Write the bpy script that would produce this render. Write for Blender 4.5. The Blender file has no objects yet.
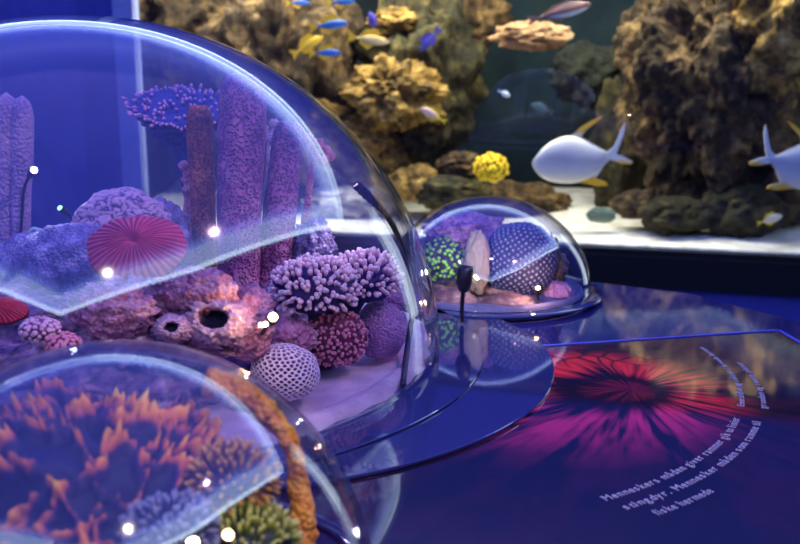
import bpy, bmesh, math, random
import numpy as np
from mathutils import Vector, Matrix, noise, Euler
random.seed(4)
S = bpy.context.scene
COL = S.collection
R_ = math.radians

# ------------------------------------------------------------------ camera
H = 0.5; PITCH = R_(11.704); FPX = 925.4
cd = bpy.data.cameras.new('camera'); cam = bpy.data.objects.new('camera', cd); COL.objects.link(cam)
cam.location = (0, 0, H); cam.rotation_euler = (math.pi/2 - PITCH, 0, 0)
cd.sensor_width = 36; cd.lens = FPX/800*36; cd.clip_start = 0.02
cd.dof.use_dof = True; cd.dof.focus_distance = 1.5; cd.dof.aperture_fstop = 5.2
S.camera = cam

# ------------------------------------------------------------------ world, exposure
w = bpy.data.worlds.new('world'); S.world = w; w.use_nodes = True
w.node_tree.nodes['Background'].inputs[0].default_value = (0.05, 0.06, 0.3, 1)
w.node_tree.nodes['Background'].inputs[1].default_value = 0.1
S.view_settings.view_transform = 'Standard'; S.view_settings.look = 'None'
S.view_settings.exposure = 0.0; S.view_settings.gamma = 1.0
S.cycles.transparent_max_bounces = 24
S.cycles.max_bounces = 8
S.cycles.sample_clamp_indirect = 6.0

# strengths
CANOPY_BLUE = (0.11, 0.15, 1.0); CANOPY_STR = 1.15
STRIP_COL = (0.60, 0.78, 1.0); STRIP_STR = 6.5

def light(name, kind, loc, target, power, color, **kw):
    l = bpy.data.lights.new(name, kind); l.energy = power; l.color = color
    for k, v in kw.items(): setattr(l, k, v)
    o = bpy.data.objects.new(name, l); COL.objects.link(o); o.location = loc
    d = Vector(target) - Vector(loc)
    o.rotation_euler = d.to_track_quat('-Z', 'Y').to_euler()
    return o
# spots without fixtures, added above the domes to brighten the corals
light('added_coral_spot', 'SPOT', (1.15, 0.7, 1.85), (-0.25, 1.5, 0.1), 70, (1.0, 0.60, 0.82), spot_size=R_(44), spot_blend=0.5, shadow_soft_size=0.015)
light('added_coral_spot', 'SPOT', (-1.5, 0.6, 2.35), (-0.7, 1.6, 0.2), 30, (0.8, 0.55, 1.0), spot_size=R_(34), spot_blend=0.6, shadow_soft_size=0.015)
light('added_coral_spot', 'SPOT', (0.3, -0.4, 1.75), (-0.26, 0.78, 0.15), 75, (1.0, 0.80, 0.66), spot_size=R_(22), spot_blend=0.5, shadow_soft_size=0.015)
light('added_coral_spot', 'SPOT', (0.2, 0.4, 2.35), (0.22, 2.1, 0.1), 15, (0.8, 0.65, 1.0), spot_size=R_(18), spot_blend=0.5, shadow_soft_size=0.015)
# tank lights, inside the tank under its lid
def tank_light(x, dy, p, sx=0.9, sy=0.7, c=(1.0, 0.90, 0.70)):
    light('tank_light', 'AREA', (x, 4.9-0.28*x+dy, 1.55), (x, 4.9-0.28*x+dy+0.02, 0), p, c, shape='RECTANGLE', size=sx, size_y=sy)
tank_light(-0.9, 0.42, 44, .7, .3); tank_light(0.0, 0.42, 26, .7, .3); tank_light(0.9, 0.40, 20, .7, .3); tank_light(1.6, 0.40, 22, .7, .3)
for x_ in (-0.9, -0.2, 0.5, 1.1, 1.7): tank_light(x_, 0.26, 5.5, 0.2, 0.08)  # extra row by the glass, added to brighten fish and rock fronts

# ------------------------------------------------------------------ helpers
def at(px, py, Y):
    d = Vector(((px-400)/FPX, 0, 0))
    a = PITCH; v = -(py-272)/FPX
    y = math.cos(a) + v*math.sin(a); z = -math.sin(a) + v*math.cos(a)
    t = Y/y
    return Vector(((px-400)/FPX*t, Y, H + z*t))
def gnd(px, py, z=0.0):
    a = PITCH; v = -(py-272)/FPX
    y = math.cos(a) + v*math.sin(a); zz = -math.sin(a) + v*math.cos(a)
    t = (z-H)/zz
    return Vector(((px-400)/FPX*t, y*t, z))
def tag(o, label=None, cat=None, group=None, kind=None):
    if label: o['label'] = label
    if cat: o['category'] = cat
    if group: o['group'] = group
    if kind: o['kind'] = kind
    return o
def empty(name, loc, label, cat, group=None):
    o = bpy.data.objects.new(name, None); COL.objects.link(o); o.location = loc
    o.empty_display_size = 0.02
    return tag(o, label, cat, group)
def link(name, bm, m, parent=None, smooth=True, loc=None):
    """mesh data are given in world coordinates; parent roots carry a location only"""
    me = bpy.data.meshes.new(name)
    if isinstance(bm, bmesh.types.BMesh):
        bm.normal_update(); bm.to_mesh(me); bm.free()
    else:
        vs, fs = bm; me.from_pydata(vs, [], fs); me.update()
    o = bpy.data.objects.new(name, me); COL.objects.link(o)
    off = Vector((0, 0, 0))
    if parent is not None:
        o.parent = parent
        q = parent
        while q is not None: off += q.location; q = q.parent
    elif loc is not None:
        off = Vector(loc); o.location = off
    if off.length > 0: me.transform(Matrix.Translation(-off))
    me.materials.append(m)
    if smooth: me.polygons.foreach_set('use_smooth', [True]*len(me.polygons))
    return o
def copy_tree(o, loc, rot=None, scale=None):
    c = o.copy(); COL.objects.link(c); c.location = loc
    if rot is not None: c.rotation_euler = rot
    if scale is not None: c.scale = scale
    for ch in o.children:
        d = ch.copy(); COL.objects.link(d); d.parent = c
        for g in ch.children:
            e = g.copy(); COL.objects.link(e); e.parent = d
    return c

class NT:
    def __init__(s, name):
        s.m = bpy.data.materials.new(name); s.m.use_nodes = True
        s.n = s.m.node_tree.nodes; s.l = s.m.node_tree.links; s.n.clear()
        s.out = s.n.new('ShaderNodeOutputMaterial')
    def new(s, t, **kw):
        nd = s.n.new(t)
        for k, v in kw.items():
            if isinstance(k, str) and hasattr(nd, k): setattr(nd, k, v)
        return nd
    def put(s, inp, v):
        if isinstance(v, bpy.types.NodeSocket): s.l.new(v, inp)
        else:
            if isinstance(v, tuple) and len(v) == 3 and inp.type == 'RGBA': v = v + (1,)
            inp.default_value = v
    def math(s, op, a, b=0.0, c=None, clamp=False):
        nd = s.new('ShaderNodeMath', operation=op, use_clamp=clamp)
        s.put(nd.inputs[0], a); s.put(nd.inputs[1], b)
        if c is not None: s.put(nd.inputs[2], c)
        return nd.outputs[0]
    def ramp(s, fac, stops):
        nd = s.new('ShaderNodeValToRGB'); s.put(nd.inputs[0], fac)
        e = nd.color_ramp.elements
        while len(e) < len(stops): e.new(0.5)
        for i, (p, c) in enumerate(stops):
            e[i].position = p; e[i].color = tuple(c) + (1,) if len(c) == 3 else c
        return nd.outputs[0]
    def noise(s, vec, scale, detail=3, rough=0.55, dist=0.0):
        nd = s.new('ShaderNodeTexNoise'); s.put(nd.inputs['Vector'], vec)
        nd.inputs['Scale'].default_value = scale; nd.inputs['Detail'].default_value = detail
        nd.inputs['Roughness'].default_value = rough; nd.inputs['Distortion'].default_value = dist
        return nd.outputs[0]
    def voro(s, vec, scale, feature='F1', out='Distance'):
        nd = s.new('ShaderNodeTexVoronoi', feature=feature); s.put(nd.inputs['Vector'], vec)
        nd.inputs['Scale'].default_value = scale
        return nd.outputs[out]
    def bump(s, h, dist, strength=1.0):
        nd = s.new('ShaderNodeBump'); nd.inputs['Strength'].default_value = strength
        nd.inputs['Distance'].default_value = dist; s.put(nd.inputs['Height'], h)
        return nd.outputs[0]
    def mix(s, f, a, b, mode='MIX'):
        nd = s.new('ShaderNodeMix', data_type='RGBA', blend_type=mode)
        s.put(nd.inputs[0], f); s.put(nd.inputs[6], a); s.put(nd.inputs[7], b)
        return nd.outputs[2]
    def princ(s, **kw):
        nd = s.new('ShaderNodeBsdfPrincipled')
        for k, v in kw.items(): s.put(nd.inputs[k.replace('_', ' ')], v)
        s.l.new(nd.outputs[0], s.out.inputs[0])
        return nd
def plain(name, col, rough=0.5, metal=0.0, **kw):
    t = NT(name); o = t.new('ShaderNodeTexCoord').outputs['Object']
    n = t.noise(o, 14, 3)
    c2 = tuple(min(1, c*0.8) for c in col)
    t.princ(Base_Color=t.ramp(n, [(0.3, c2), (0.7, col)]), Roughness=rough, Metallic=metal, **kw)
    return t.m
def emit(name, col, st):
    t = NT(name); e = t.new('ShaderNodeEmission'); t.put(e.inputs[0], col); e.inputs[1].default_value = st
    t.l.new(e.outputs[0], t.out.inputs[0]); return t.m
def coral(name, stops, scale=30, bump=0.002, kind='noise', bscale=120, rough=0.65, attr=False, sub=0.0):
    """coral skin: stops over noise (or over the 't' attribute: 0 base, 1 tip)"""
    t = NT(name); o = t.new('ShaderNodeTexCoord').outputs['Object']
    n = t.noise(o, scale, 5, 0.6)
    if attr:
        a = t.new('ShaderNodeAttribute'); a.attribute_name = 't'
        f = t.math('ADD', t.math('MULTIPLY', a.outputs['Fac'], 0.8), t.math('MULTIPLY', n, 0.2))
    else: f = n
    c = t.ramp(f, stops)
    if kind == 'cells':      # pits, with the shade inside them mixed into the colour
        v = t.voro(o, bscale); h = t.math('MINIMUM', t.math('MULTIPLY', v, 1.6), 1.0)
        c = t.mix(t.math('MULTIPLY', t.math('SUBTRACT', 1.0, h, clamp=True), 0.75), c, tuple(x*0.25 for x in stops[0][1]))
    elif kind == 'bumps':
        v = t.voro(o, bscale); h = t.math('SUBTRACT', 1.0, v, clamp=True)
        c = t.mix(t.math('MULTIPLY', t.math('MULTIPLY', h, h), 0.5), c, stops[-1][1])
    else:
        h = t.noise(o, bscale, 6, 0.7)
    t.princ(Base_Color=c, Roughness=rough, Normal=t.bump(h, bump))
    return t.m
def rock_mat(name, stops, scale=6, bscale=14, bump=0.03):
    t = NT(name); o = t.new('ShaderNodeTexCoord').outputs['Object']
    n = t.noise(o, scale, 8, 0.68, 0.6); n2 = t.noise(o, bscale, 8, 0.7)
    v = t.voro(o, bscale*0.7)
    c = t.ramp(t.math('ADD', t.math('MULTIPLY', n, 0.6), t.math('MULTIPLY', n2, 0.4)), stops)
    t.princ(Base_Color=c, Roughness=0.85, Normal=t.bump(t.math('ADD', n2, t.math('MULTIPLY', v, 0.5)), bump))
    return t.m
def glass(name, tint=(1, 1, 1), f0=0.04, rough=0.0, mul=1.0):
    t = NT(name)
    lw = t.new('ShaderNodeLayerWeight'); lw.inputs['Blend'].default_value = 0.5
    p = t.math('POWER', lw.outputs['Facing'], 5.0)
    f = t.math('MULTIPLY', t.math('ADD', t.math('MULTIPLY', p, 1-f0), f0), mul, clamp=True)
    tr = t.new('ShaderNodeBsdfTransparent'); t.put(tr.inputs[0], tint)
    gl = t.new('ShaderNodeBsdfGlossy'); gl.inputs['Roughness'].default_value = rough
    mx = t.new('ShaderNodeMixShader'); t.put(mx.inputs[0], f)
    t.l.new(tr.outputs[0], mx.inputs[1]); t.l.new(gl.outputs[0], mx.inputs[2])
    t.l.new(mx.outputs[0], t.out.inputs[0])
    return t.m

# ---- geometry
def ico(sub): 
    bm = bmesh.new(); bmesh.ops.create_icosphere(bm, subdivisions=sub, radius=1.0); return bm
def fbm(p, o=4, h=0.8): return noise.fractal(p, h, 2.0, o)
def blob(c, r, sub=4, amp=0.15, freq=2.0, octv=4, seed=0, flat=None, rot=None, ridge=0.0, power=None):
    """noise-displaced ellipsoid; flat = clip below this z"""
    bm = ico(sub); c = Vector(c); r = Vector(r) if hasattr(r, '__len__') else Vector((r, r, r))
    sv = Vector((seed*7.3, seed*3.1, seed*1.7)); M = Euler(rot).to_matrix() if rot else None
    for v in bm.verts:
        n = v.co.normalized(); p = n*freq + sv
        d = fbm(p, octv)*amp
        if ridge: d += ridge*(1-abs(noise.noise(p*2.2))*4)
        q = n
        if power:
            k = (abs(n.x)**power + abs(n.y)**power + abs(n.z)**power)**(-1/power); q = n*k
        q = Vector((q.x*r.x, q.y*r.y, q.z*r.z)) * (1+d)
        if M: q = M @ q
        v.co = q + c
        if flat is not None and v.co.z < flat: v.co.z = flat
    return bm
def merge(a, b):
    me = bpy.data.meshes.new('tmp'); b.to_mesh(me); a.from_mesh(me); b.free(); bpy.data.meshes.remove(me); return a
def lathe(prof, seg=48, c=(0, 0, 0), axis=None, wob=0.0, freq=6, seed=0, bm=None, closed=False):
    """prof: list of (r, z). axis: direction that local z points to"""
    bm = bm or bmesh.new(); c = Vector(c)
    q = Vector((0, 0, 1)).rotation_difference(Vector(axis).normalized()).to_matrix() if axis is not None else Matrix.Identity(3)
    rings = []
    for (r, z) in prof:
        ring = []
        for k in range(seg):
            a = 2*math.pi*k/seg
            p = Vector((math.cos(a), math.sin(a), z*3))
            rr = r*(1+wob*noise.fractal(p*freq*0.3+Vector((seed, 0, z*freq)), 0.8, 2, 3)) if wob else r
            ring.append(bm.verts.new(q @ Vector((rr*math.cos(a), rr*math.sin(a), z)) + c))
        rings.append(ring)
    for i in range(len(rings)-1):
        for k in range(seg):
            bm.faces.new((rings[i][k], rings[i][(k+1) % seg], rings[i+1][(k+1) % seg], rings[i+1][k]))
    if closed:
        bm.faces.new(rings[0][::-1]); bm.faces.new(rings[-1])
    return bm
def smoothcurve(pts, n):
    pts = [Vector(p) for p in pts]; P = [2*pts[0]-pts[1]] + pts + [2*pts[-1]-pts[-2]]; out = []
    m = len(pts)-1
    for i in range(n+1):
        u = i/n*m; k = min(int(u), m-1); t = u-k
        a, b, c, d = P[k:k+4]
        out.append(0.5*((2*b)+(-a+c)*t+(2*a-5*b+4*c-d)*t*t+(-a+3*b-3*c+d)*t*t*t))
    return out
def tube(pts, rad, seg=10, n=None, bm=None, cap=True, wob=0.0, freq=30, seed=0):
    """rad: number or function of u in 0..1"""
    bm = bm or bmesh.new()
    P = smoothcurve(pts, n) if n else [Vector(p) for p in pts]
    rf = rad if callable(rad) else (lambda u: rad)
    up = Vector((0, 0, 1)); rings = []
    T0 = (P[1]-P[0]).normalized(); ref = up if abs(T0.z) < 0.9 else Vector((1, 0, 0))
    nrm = T0.cross(ref).normalized()
    for i, p in enumerate(P):
        T = (P[min(i+1, len(P)-1)]-P[max(i-1, 0)]).normalized()
        nrm = (nrm - T*nrm.dot(T)).normalized(); b = T.cross(nrm)
        ring = []
        for k in range(seg):
            a = 2*math.pi*k/seg; d = nrm*math.cos(a)+b*math.sin(a)
            r = rf(i/(len(P)-1))
            if wob: r *= 1+wob*fbm((p+d*r)*freq+Vector((seed, 0, 0)), 3)
            ring.append(bm.verts.new(p+d*r))
        rings.append(ring)
    for i in range(len(rings)-1):
        for k in range(seg):
            bm.faces.new((rings[i][k], rings[i][(k+1) % seg], rings[i+1][(k+1) % seg], rings[i+1][k]))
    if cap: bm.faces.new(rings[0][::-1]); bm.faces.new(rings[-1])
    return bm
def boxm(lo, hi, bm=None, bev=0.0):
    own = bm is None; bm = bm or bmesh.new()
    x0, y0, z0 = lo; x1, y1, z1 = hi
    v = [bm.verts.new(p) for p in ((x0,y0,z0),(x1,y0,z0),(x1,y1,z0),(x0,y1,z0),(x0,y0,z1),(x1,y0,z1),(x1,y1,z1),(x0,y1,z1))]
    for f in ((3,2,1,0),(4,5,6,7),(0,1,5,4),(1,2,6,5),(2,3,7,6),(3,0,4,7)): bm.faces.new([v[i] for i in f])
    if bev and own: bmesh.ops.bevel(bm, geom=list(bm.edges), offset=bev, segments=2, affect='EDGES')
    return bm
def prism(poly, z0, z1, bm=None):
    bm = bm or bmesh.new()
    a = [bm.verts.new((p[0], p[1], z0)) for p in poly]; b = [bm.verts.new((p[0], p[1], z1)) for p in poly]
    bm.faces.new(a[::-1]); bm.faces.new(b)
    for i in range(len(poly)):
        j = (i+1) % len(poly); bm.faces.new((a[i], a[j], b[j], b[i]))
    bmesh.ops.recalc_face_normals(bm, faces=bm.faces)
    return bm
def disc(c, r, z0, z1, bev=0.002, seg=160):
    pr = [(0.001, z0), (r-bev, z0), (r, z0+bev), (r, z1-bev), (r-bev*0.3, z1-bev*0.3), (r-bev, z1), (0.001, z1)]
    return lathe(pr, seg, (c[0], c[1], 0), closed=True)
class MeshT:
    """collects vertices with a t attribute"""
    def __init__(s): s.v = []; s.f = []; s.t = []
    def add(s, vs, fs, ts):
        o = len(s.v); s.v += vs; s.f += [tuple(i+o for i in f) for f in fs]; s.t += ts
    def add_bm(s, bm, tf):
        bm.verts.index_update(); o = len(s.v)
        s.v += [v.co.copy() for v in bm.verts]; s.f += [tuple(v.index+o for v in f.verts) for f in bm.faces]
        s.t += [tf(v.co) if callable(tf) else tf for v in bm.verts]; bm.free()
    def finger(s, p, d, L, r, seg=7, bulge=1.15, curve=0.0):
        d = Vector(d).normalized(); ref = Vector((0, 0, 1)) if abs(d.z) < .9 else Vector((1, 0, 0))
        a = d.cross(ref).normalized(); b = d.cross(a); vs = []; ts = []; fs = []
        prof = [(0, 1), (.4, .95), (.72, bulge), (.9, bulge*.85), (1.0, .45)]
        for (h, w) in prof:
            for k in range(seg):
                g = 2*math.pi*k/seg
                vs.append(Vector(p)+d*h*L+(a*math.cos(g)+b*math.sin(g))*r*w + Vector((0, 0, curve*L*h*h))); ts.append(h)
        vs.append(Vector(p)+d*L*1.03+Vector((0, 0, curve*L))); ts.append(1.0)
        for i in range(len(prof)-1):
            for k in range(seg): fs.append((i*seg+k, i*seg+(k+1) % seg, (i+1)*seg+(k+1) % seg, (i+1)*seg+k))
        q = (len(prof)-1)*seg
        for k in range(seg): fs.append((q+k, q+(k+1) % seg, len(vs)-1))
        s.add(vs, fs, ts)
    def build(s, name, m, parent=None, loc=None):
        o = link(name, (s.v, s.f), m, parent, loc=loc)
        at_ = o.data.attributes.new('t', 'FLOAT', 'POINT'); at_.data.foreach_set('value', s.t)
        return o
def fib(n):
    g = math.pi*(3-5**.5); out = []
    for i in range(n):
        z = 1-2*(i+.5)/n; r = math.sqrt(1-z*z); out.append(Vector((r*math.cos(g*i), r*math.sin(g*i), z)))
    return out

# ================================================================== structure
WY = lambda x: 4.9-0.28*x              # the plane of the tank wall
wall_blue = plain('blue_wall_paint', (0.07, 0.08, 0.44), 0.6)
wall_dark = plain('dark_wall_paint', (0.02, 0.025, 0.10), 0.7)
pale_blue = plain('pale_blue_paint', (0.26, 0.30, 0.62), 0.5)
black = plain('black_frame_paint', (0.006, 0.006, 0.008), 0.45)
floor_m = plain('dark_floor', (0.02, 0.03, 0.16), 0.3)
ceil_m = plain('dark_ceiling_paint', (0.015, 0.018, 0.06), 0.9)

link_s = lambda n, bm, m, parent=None: tag(link(n, bm, m, parent, smooth=False), kind='structure')
link_s('floor', boxm((-5, -4, -1.0), (5, 8, -0.9)), floor_m)
link_s('ceiling', boxm((-5, -4, 2.9), (5, 8, 3.0)), ceil_m)
link_s('wall_back', boxm((-5, -4.1, -0.9), (5, -4, 2.9)), wall_dark)
link_s('wall_left', boxm((-5.1, -4, -0.9), (-5, 8, 2.9)), wall_dark)
link_s('wall_right', boxm((5, -4, -0.9), (5.1, 8, 2.9)), wall_dark)
TX0, TX1 = -1.475, 2.05              # tank opening in the wall plane (x)
TZ0, TZ1 = -0.33, 1.12               # opening heights
def slab(x0, x1, z0, z1, y0=0.0, y1=0.12):  # slab in the wall plane, y offsets behind it
    p = [(x0, WY(x0)+y0), (x1, WY(x1)+y0), (x1, WY(x1)+y1), (x0, WY(x0)+y1)]
    return prism(p, z0, z1)
for a_ in ((-5, TX0-0.12, -0.9, 2.9), (TX0-0.12, TX1+0.1, TZ1+0.03, 2.9), (TX0-0.12, TX1+0.1, -0.9, TZ0-0.19), (TX1+0.1, 2.30, -0.9, 2.9), (2.30, 2.80, 1.37, 2.9), (2.30, 2.80, -0.9, -0.32), (2.80, 5, -0.9, 2.9)):
    link_s('wall_front', slab(*a_), wall_blue)
link_s('trim_1', slab(TX0-0.12, TX0, TZ0-0.19, 2.4, -0.03, 0.1), pale_blue)          # pale post left of the tank
link_s('trim_2', slab(TX0-0.34, TX0-0.12, -0.9, 2.4, -0.02, 0.0), plain('deep_blue_paint', (0.04, 0.06, 0.36), 0.6))
fr = slab(TX0, TX1+0.1, TZ0-0.19, TZ0-0.03, -0.03, 0.1); merge(fr, slab(TX0, TX1+0.1, TZ0-0.03, TZ0, -0.015, 0.1))
link_s('trim_3', fr, black)
link_s('trim_4', slab(TX0, TX1+0.1, TZ1, TZ1+0.03, -0.02, 0.1), black)
# glowing pane added outside the frame to put bright streaks on the domes
link_s('streak_pane', slab(2.32, 2.78, -0.3, 1.35, 0.0, 0.06), emit('added_glow_pane', (0.72, 0.85, 1.0), 2.6))
# tank glass
link_s('window_2', slab(TX0, TX1+0.1, TZ0, TZ1, 0.02, 0.035), glass('tank_glass', (0.95, 1.0, 0.99)))
# tank box
teal = NT('tank_back_paint'); o_ = teal.new('ShaderNodeTexCoord').outputs['Object']
teal.princ(Base_Color=teal.ramp(teal.noise(o_, 2.2, 6, 0.65), [(0.35, (0.002, 0.008, 0.018)), (0.52, (0.005, 0.024, 0.036)), (0.7, (0.020, 0.034, 0.024))]), Roughness=0.9)
for a_ in ((TX0-0.4, TX1+0.5, -0.6, 1.75, 1.80, 1.90), (TX0-0.45, TX0-0.4, -0.6, 1.75, 0.12, 1.8), (TX1+0.5, TX1+0.55, -0.6, 1.75, 0.12, 1.8), (TX0-0.4, TX1+0.5, 1.75, 1.8, 0.12, 1.8), (TX0-0.4, TX1+0.5, TZ0-0.27, TZ0-0.22, 0.12, 1.75)):
    link_s('wall_tank', slab(*a_), teal.m)
# canopy: pale ceiling field with a lit cove along its edges
CZ = 2.5
cp = [(-4.4, WY(-4.4)-0.12), (4.0, WY(4.0)-0.12), (1.95, -0.5), (0.1, -2.7), (-1.1, -1.75), (-4.4, -0.7)]
ct = NT('canopy_membrane'); 
pb = ct.princ(Base_Color=(0.55, 0.62, 0.95), Roughness=0.8, Emission_Color=CANOPY_BLUE, Emission_Strength=CANOPY_STR)
link_s('ceiling_canopy', prism(cp, CZ, CZ+0.04), ct.m)
band_m = emit('cove_glow_band', (0.38, 0.50, 1.0), 4.0)  # self-lit band added to imitate soft cove glow fading inward
strip_m = emit('cove_light', STRIP_COL, STRIP_STR)
for i in range(6):
    a, b = Vector((*cp[i], 0)), Vector((*cp[(i+1) % 6], 0)); d = (b-a).normalized(); n = Vector((-d.y, d.x, 0))
    wdt = 0.10
    q = [a+n*0.0, b+n*0.0, b-n*wdt, a-n*wdt]
    if i == 5: continue
    link_s('trim_%d' % (5+i), prism([(p.x, p.y) for p in q], CZ-0.16, CZ-0.12), strip_m)
    bw = (0.50, 0.45, 0.45, 0.45, 0.45)[i]; q = [a-n*wdt, b-n*wdt, b-n*(wdt+bw), a-n*(wdt+bw)]
    link_s('trim_%d' % (10+i), prism([(p.x, p.y) for p in q], CZ-0.12, CZ-0.10), band_m)

# ------------------------------------------------------------------ table
tt = NT('glossy_navy_tabletop'); o_ = tt.new('ShaderNodeTexCoord').outputs['Object']
tt.princ(Base_Color=tt.ramp(tt.noise(o_, 3, 3), [(0.3, (0.014, 0.017, 0.11)), (0.7, (0.020, 0.024, 0.15))]), Roughness=0.045, IOR=1.5, Coat_Weight=0.3, Coat_Roughness=0.04)
TT = tt.m
e1 = gnd(690, 292); e2 = gnd(800, 320); e0 = gnd(600, 281)
def ext(a, b, k): return (b.x+(b.x-a.x)*k, b.y+(b.y-a.y)*k)
tpoly = [ext(e1, e2, 0), ext(e1, e2, 3.0), (1.1, -0.4), (-2.2, -0.4), (-2.2, 2.6), (-0.9, 3.15), (e0.x-0.57, e0.y+0.36), (e0.x, e0.y), (e1.x, e1.y)]
table = empty('display_table', (0, 1.4, -0.9), 'glossy navy blue display table carrying the glass coral domes', 'table')
bm = prism(tpoly, -0.05, -0.004); link('tabletop', bm, TT, table, smooth=False)
link('pedestal', boxm((-1.6, 0.2, -0.9), (0.45, 2.2, -0.05)), plain('table_pedestal_paint', (0.02, 0.02, 0.08), 0.5), table, smooth=False)

# picture panel set in the table
gc = gnd(632, 389)
pm = NT('lit_anemone_picture'); oc = pm.new('ShaderNodeTexCoord').outputs['Object']
sp = pm.new('ShaderNodeSeparateXYZ'); pm.l.new(oc, sp.inputs[0]); X, Yc = sp.outputs[0], sp.outputs[1]
r = pm.math('SQRT', pm.math('ADD', pm.math('MULTIPLY', X, X), pm.math('MULTIPLY', Yc, Yc)))
ux, uy = pm.math('DIVIDE', X, r), pm.math('DIVIDE', Yc, r)
def comb(a, b, c):
    nd = pm.new('ShaderNodeCombineXYZ'); pm.put(nd.inputs[0], a); pm.put(nd.inputs[1], b); pm.put(nd.inputs[2], c); return nd.outputs[0]
rayv = comb(pm.math('MULTIPLY', ux, 1.0), pm.math('MULTIPLY', uy, 1.0), pm.math('MULTIPLY', r, 0.7))
ray1 = pm.noise(rayv, 5.5, 2, 0.5); ray2 = pm.noise(rayv, 14, 2, 0.5)
rays = pm.math('ADD', pm.math('MULTIPLY', ray1, 0.55), pm.math('MULTIPLY', ray2, 0.45))
rv = pm.math('MULTIPLY', pm.math('SUBTRACT', rays, 0.42), 7.0, clamp=True)
reff = pm.math('MULTIPLY', r, pm.math('ADD', 1.05, pm.math('ADD', pm.math('MULTIPLY', ux, 0.42), pm.math('MULTIPLY', uy, 0.12))))
wob = pm.math('ADD', reff, pm.math('MULTIPLY', pm.math('SUBTRACT', ray1, 0.5), 0.05))
# radial envelope: dark eye, red ring of spokes, fading away
env = pm.ramp(pm.math('MULTIPLY', wob, 2.0), [(0.0, (.45,)*3), (0.09, (.25,)*3), (0.12, (0.01,)*3), (0.16, (0.06,)*3), (0.23, (1,)*3), (0.36, (.8,)*3), (0.46, (0.25,)*3), (0.56, (0.03,)*3)])
# rounded petals beyond the spokes on the far side
pet = pm.voro(comb(pm.math('MULTIPLY', ux, 1.0), pm.math('MULTIPLY', uy, 1.0), pm.math('MULTIPLY', r, 5)), 3.4, 'DISTANCE_TO_EDGE')
petm = pm.math('MULTIPLY', pet, 9.0, clamp=True)
farside = pm.math('MULTIPLY', pm.math('SUBTRACT', Yc, 0.10), 14.0, clamp=True)
val = pm.mix(farside, comb(rv, rv, rv), comb(petm, petm, petm))
val = pm.mix(1.0, val, env, 'MULTIPLY')
colr = pm.ramp(pm.math('MULTIPLY', r, 2.2), [(0.0, (0.5, 0.02, 0.10)), (0.4, (1.0, 0.035, 0.05)), (1.0, (0.85, 0.04, 0.10))])
leftm = pm.math('MULTIPLY', pm.math('SUBTRACT', -0.02, pm.math('ADD', pm.math('MULTIPLY', X, 0.4), Yc)), 9.0, clamp=True)
colr = pm.mix(leftm, colr, (0.50, 0.02, 0.24))  # violet of the mirrored blue wall painted in below the diagonal
rgb = pm.mix(1.0, val, colr, 'MULTIPLY')
pm.princ(Base_Color=(0.006, 0.006, 0.02), Roughness=0.06, Emission_Color=rgb, Emission_Strength=0.6, IOR=1.5, Coat_Weight=0.3, Coat_Roughness=0.04)
pA, pB, pC = gnd(500, 349.5), gnd(778, 331), gnd(800, 345)
ppoly = [(-0.62, pA.y-0.02), (pA.x, pA.y), (pB.x, pB.y), (pC.x+0.004, pC.y), (0.80, 0.3), (-0.62, 0.3)]
panel = empty('picture_panel', (gc.x, gc.y, -0.004), 'lit picture panel of a red sea anemone set in the tabletop', 'picture panel')
pan = link('picture', prism(ppoly, -0.004, 0.0), pm.m, panel, smooth=False)
rim_m = plain('panel_rim', (0.10, 0.14, 0.7), 0.25)
bm = bmesh.new()
for a, b in ((pA, pB), (pB, Vector((pC.x+0.004, pC.y, 0)))):
    d = (b-a).normalized(); n = Vector((-d.y, d.x, 0))
    prism([(p.x, p.y) for p in (a, b, b+n*0.006, a+n*0.006)], -0.004, 0.002, bm)
link('rim', bm, rim_m, panel, smooth=False)
# writing on the panel
ink = NT('white_lettering'); ink.princ(Base_Color=(0.30, 0.28, 0.42), Roughness=0.5, Emission_Color=(0.5, 0.4, 0.75), Emission_Strength=0.10)
def circ3(a, b, c):
    A = np.array([[2*(b.x-a.x), 2*(b.y-a.y)], [2*(c.x-a.x), 2*(c.y-a.y)]]); B = np.array([b.x**2-a.x**2+b.y**2-a.y**2, c.x**2-a.x**2+c.y**2-a.y**2])
    s = np.linalg.solve(A, B); return Vector((s[0], s[1], 0)), math.hypot(a.x-s[0], a.y-s[1])
def fitcirc(pts):
    P = np.array([[p.x, p.y] for p in pts]); A = np.c_[2*P, np.ones(len(P))]; s = np.linalg.lstsq(A, (P**2).sum(1), rcond=None)[0]
    return Vector((s[0], s[1], 0)), math.sqrt(s[2]+s[0]**2+s[1]**2)
def arc_text(txt, C, rad, a0, a1, size, mat, parent, name='lettering'):
    """set glyphs along a circle from angle a0 to a1, tops towards the centre"""
    cu = bpy.data.curves.new(name, 'FONT'); cu.size = size; cu.extrude = 0.0004
    to = bpy.data.objects.new(name, cu); COL.objects.link(to)
    bm = bmesh.new(); n = len(txt); adv = []
    for ch in txt: adv.append(0.35 if ch in ' iltfj.,' else (0.85 if ch in 'mwMW' else 0.58))
    tot = sum(adv); u = 0
    for ch, wd in zip(txt, adv):
        if ch != ' ':
            cu.body = ch; bpy.context.view_layer.update()
            me = bpy.data.meshes.new_from_object(to.evaluated_get(bpy.context.evaluated_depsgraph_get()))
            t = a0+(a1-a0)*(u/tot)
            p = C + Vector((math.cos(t), math.sin(t), 0))*rad
            sx = abs((a1-a0)*rad/tot)/(size*1.0)
            M = Matrix.Translation((p.x, p.y, 0.0006)) @ Matrix.Rotation(t+math.pi/2, 4, 'Z') @ Matrix.Diagonal((min(1.4, sx), 1, 1, 1))
            me.transform(M); bm.from_mesh(me); bpy.data.meshes.remove(me)
        u += wd
    bpy.data.objects.remove(to)
    return link(name, bm, mat, parent, smooth=False)
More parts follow.
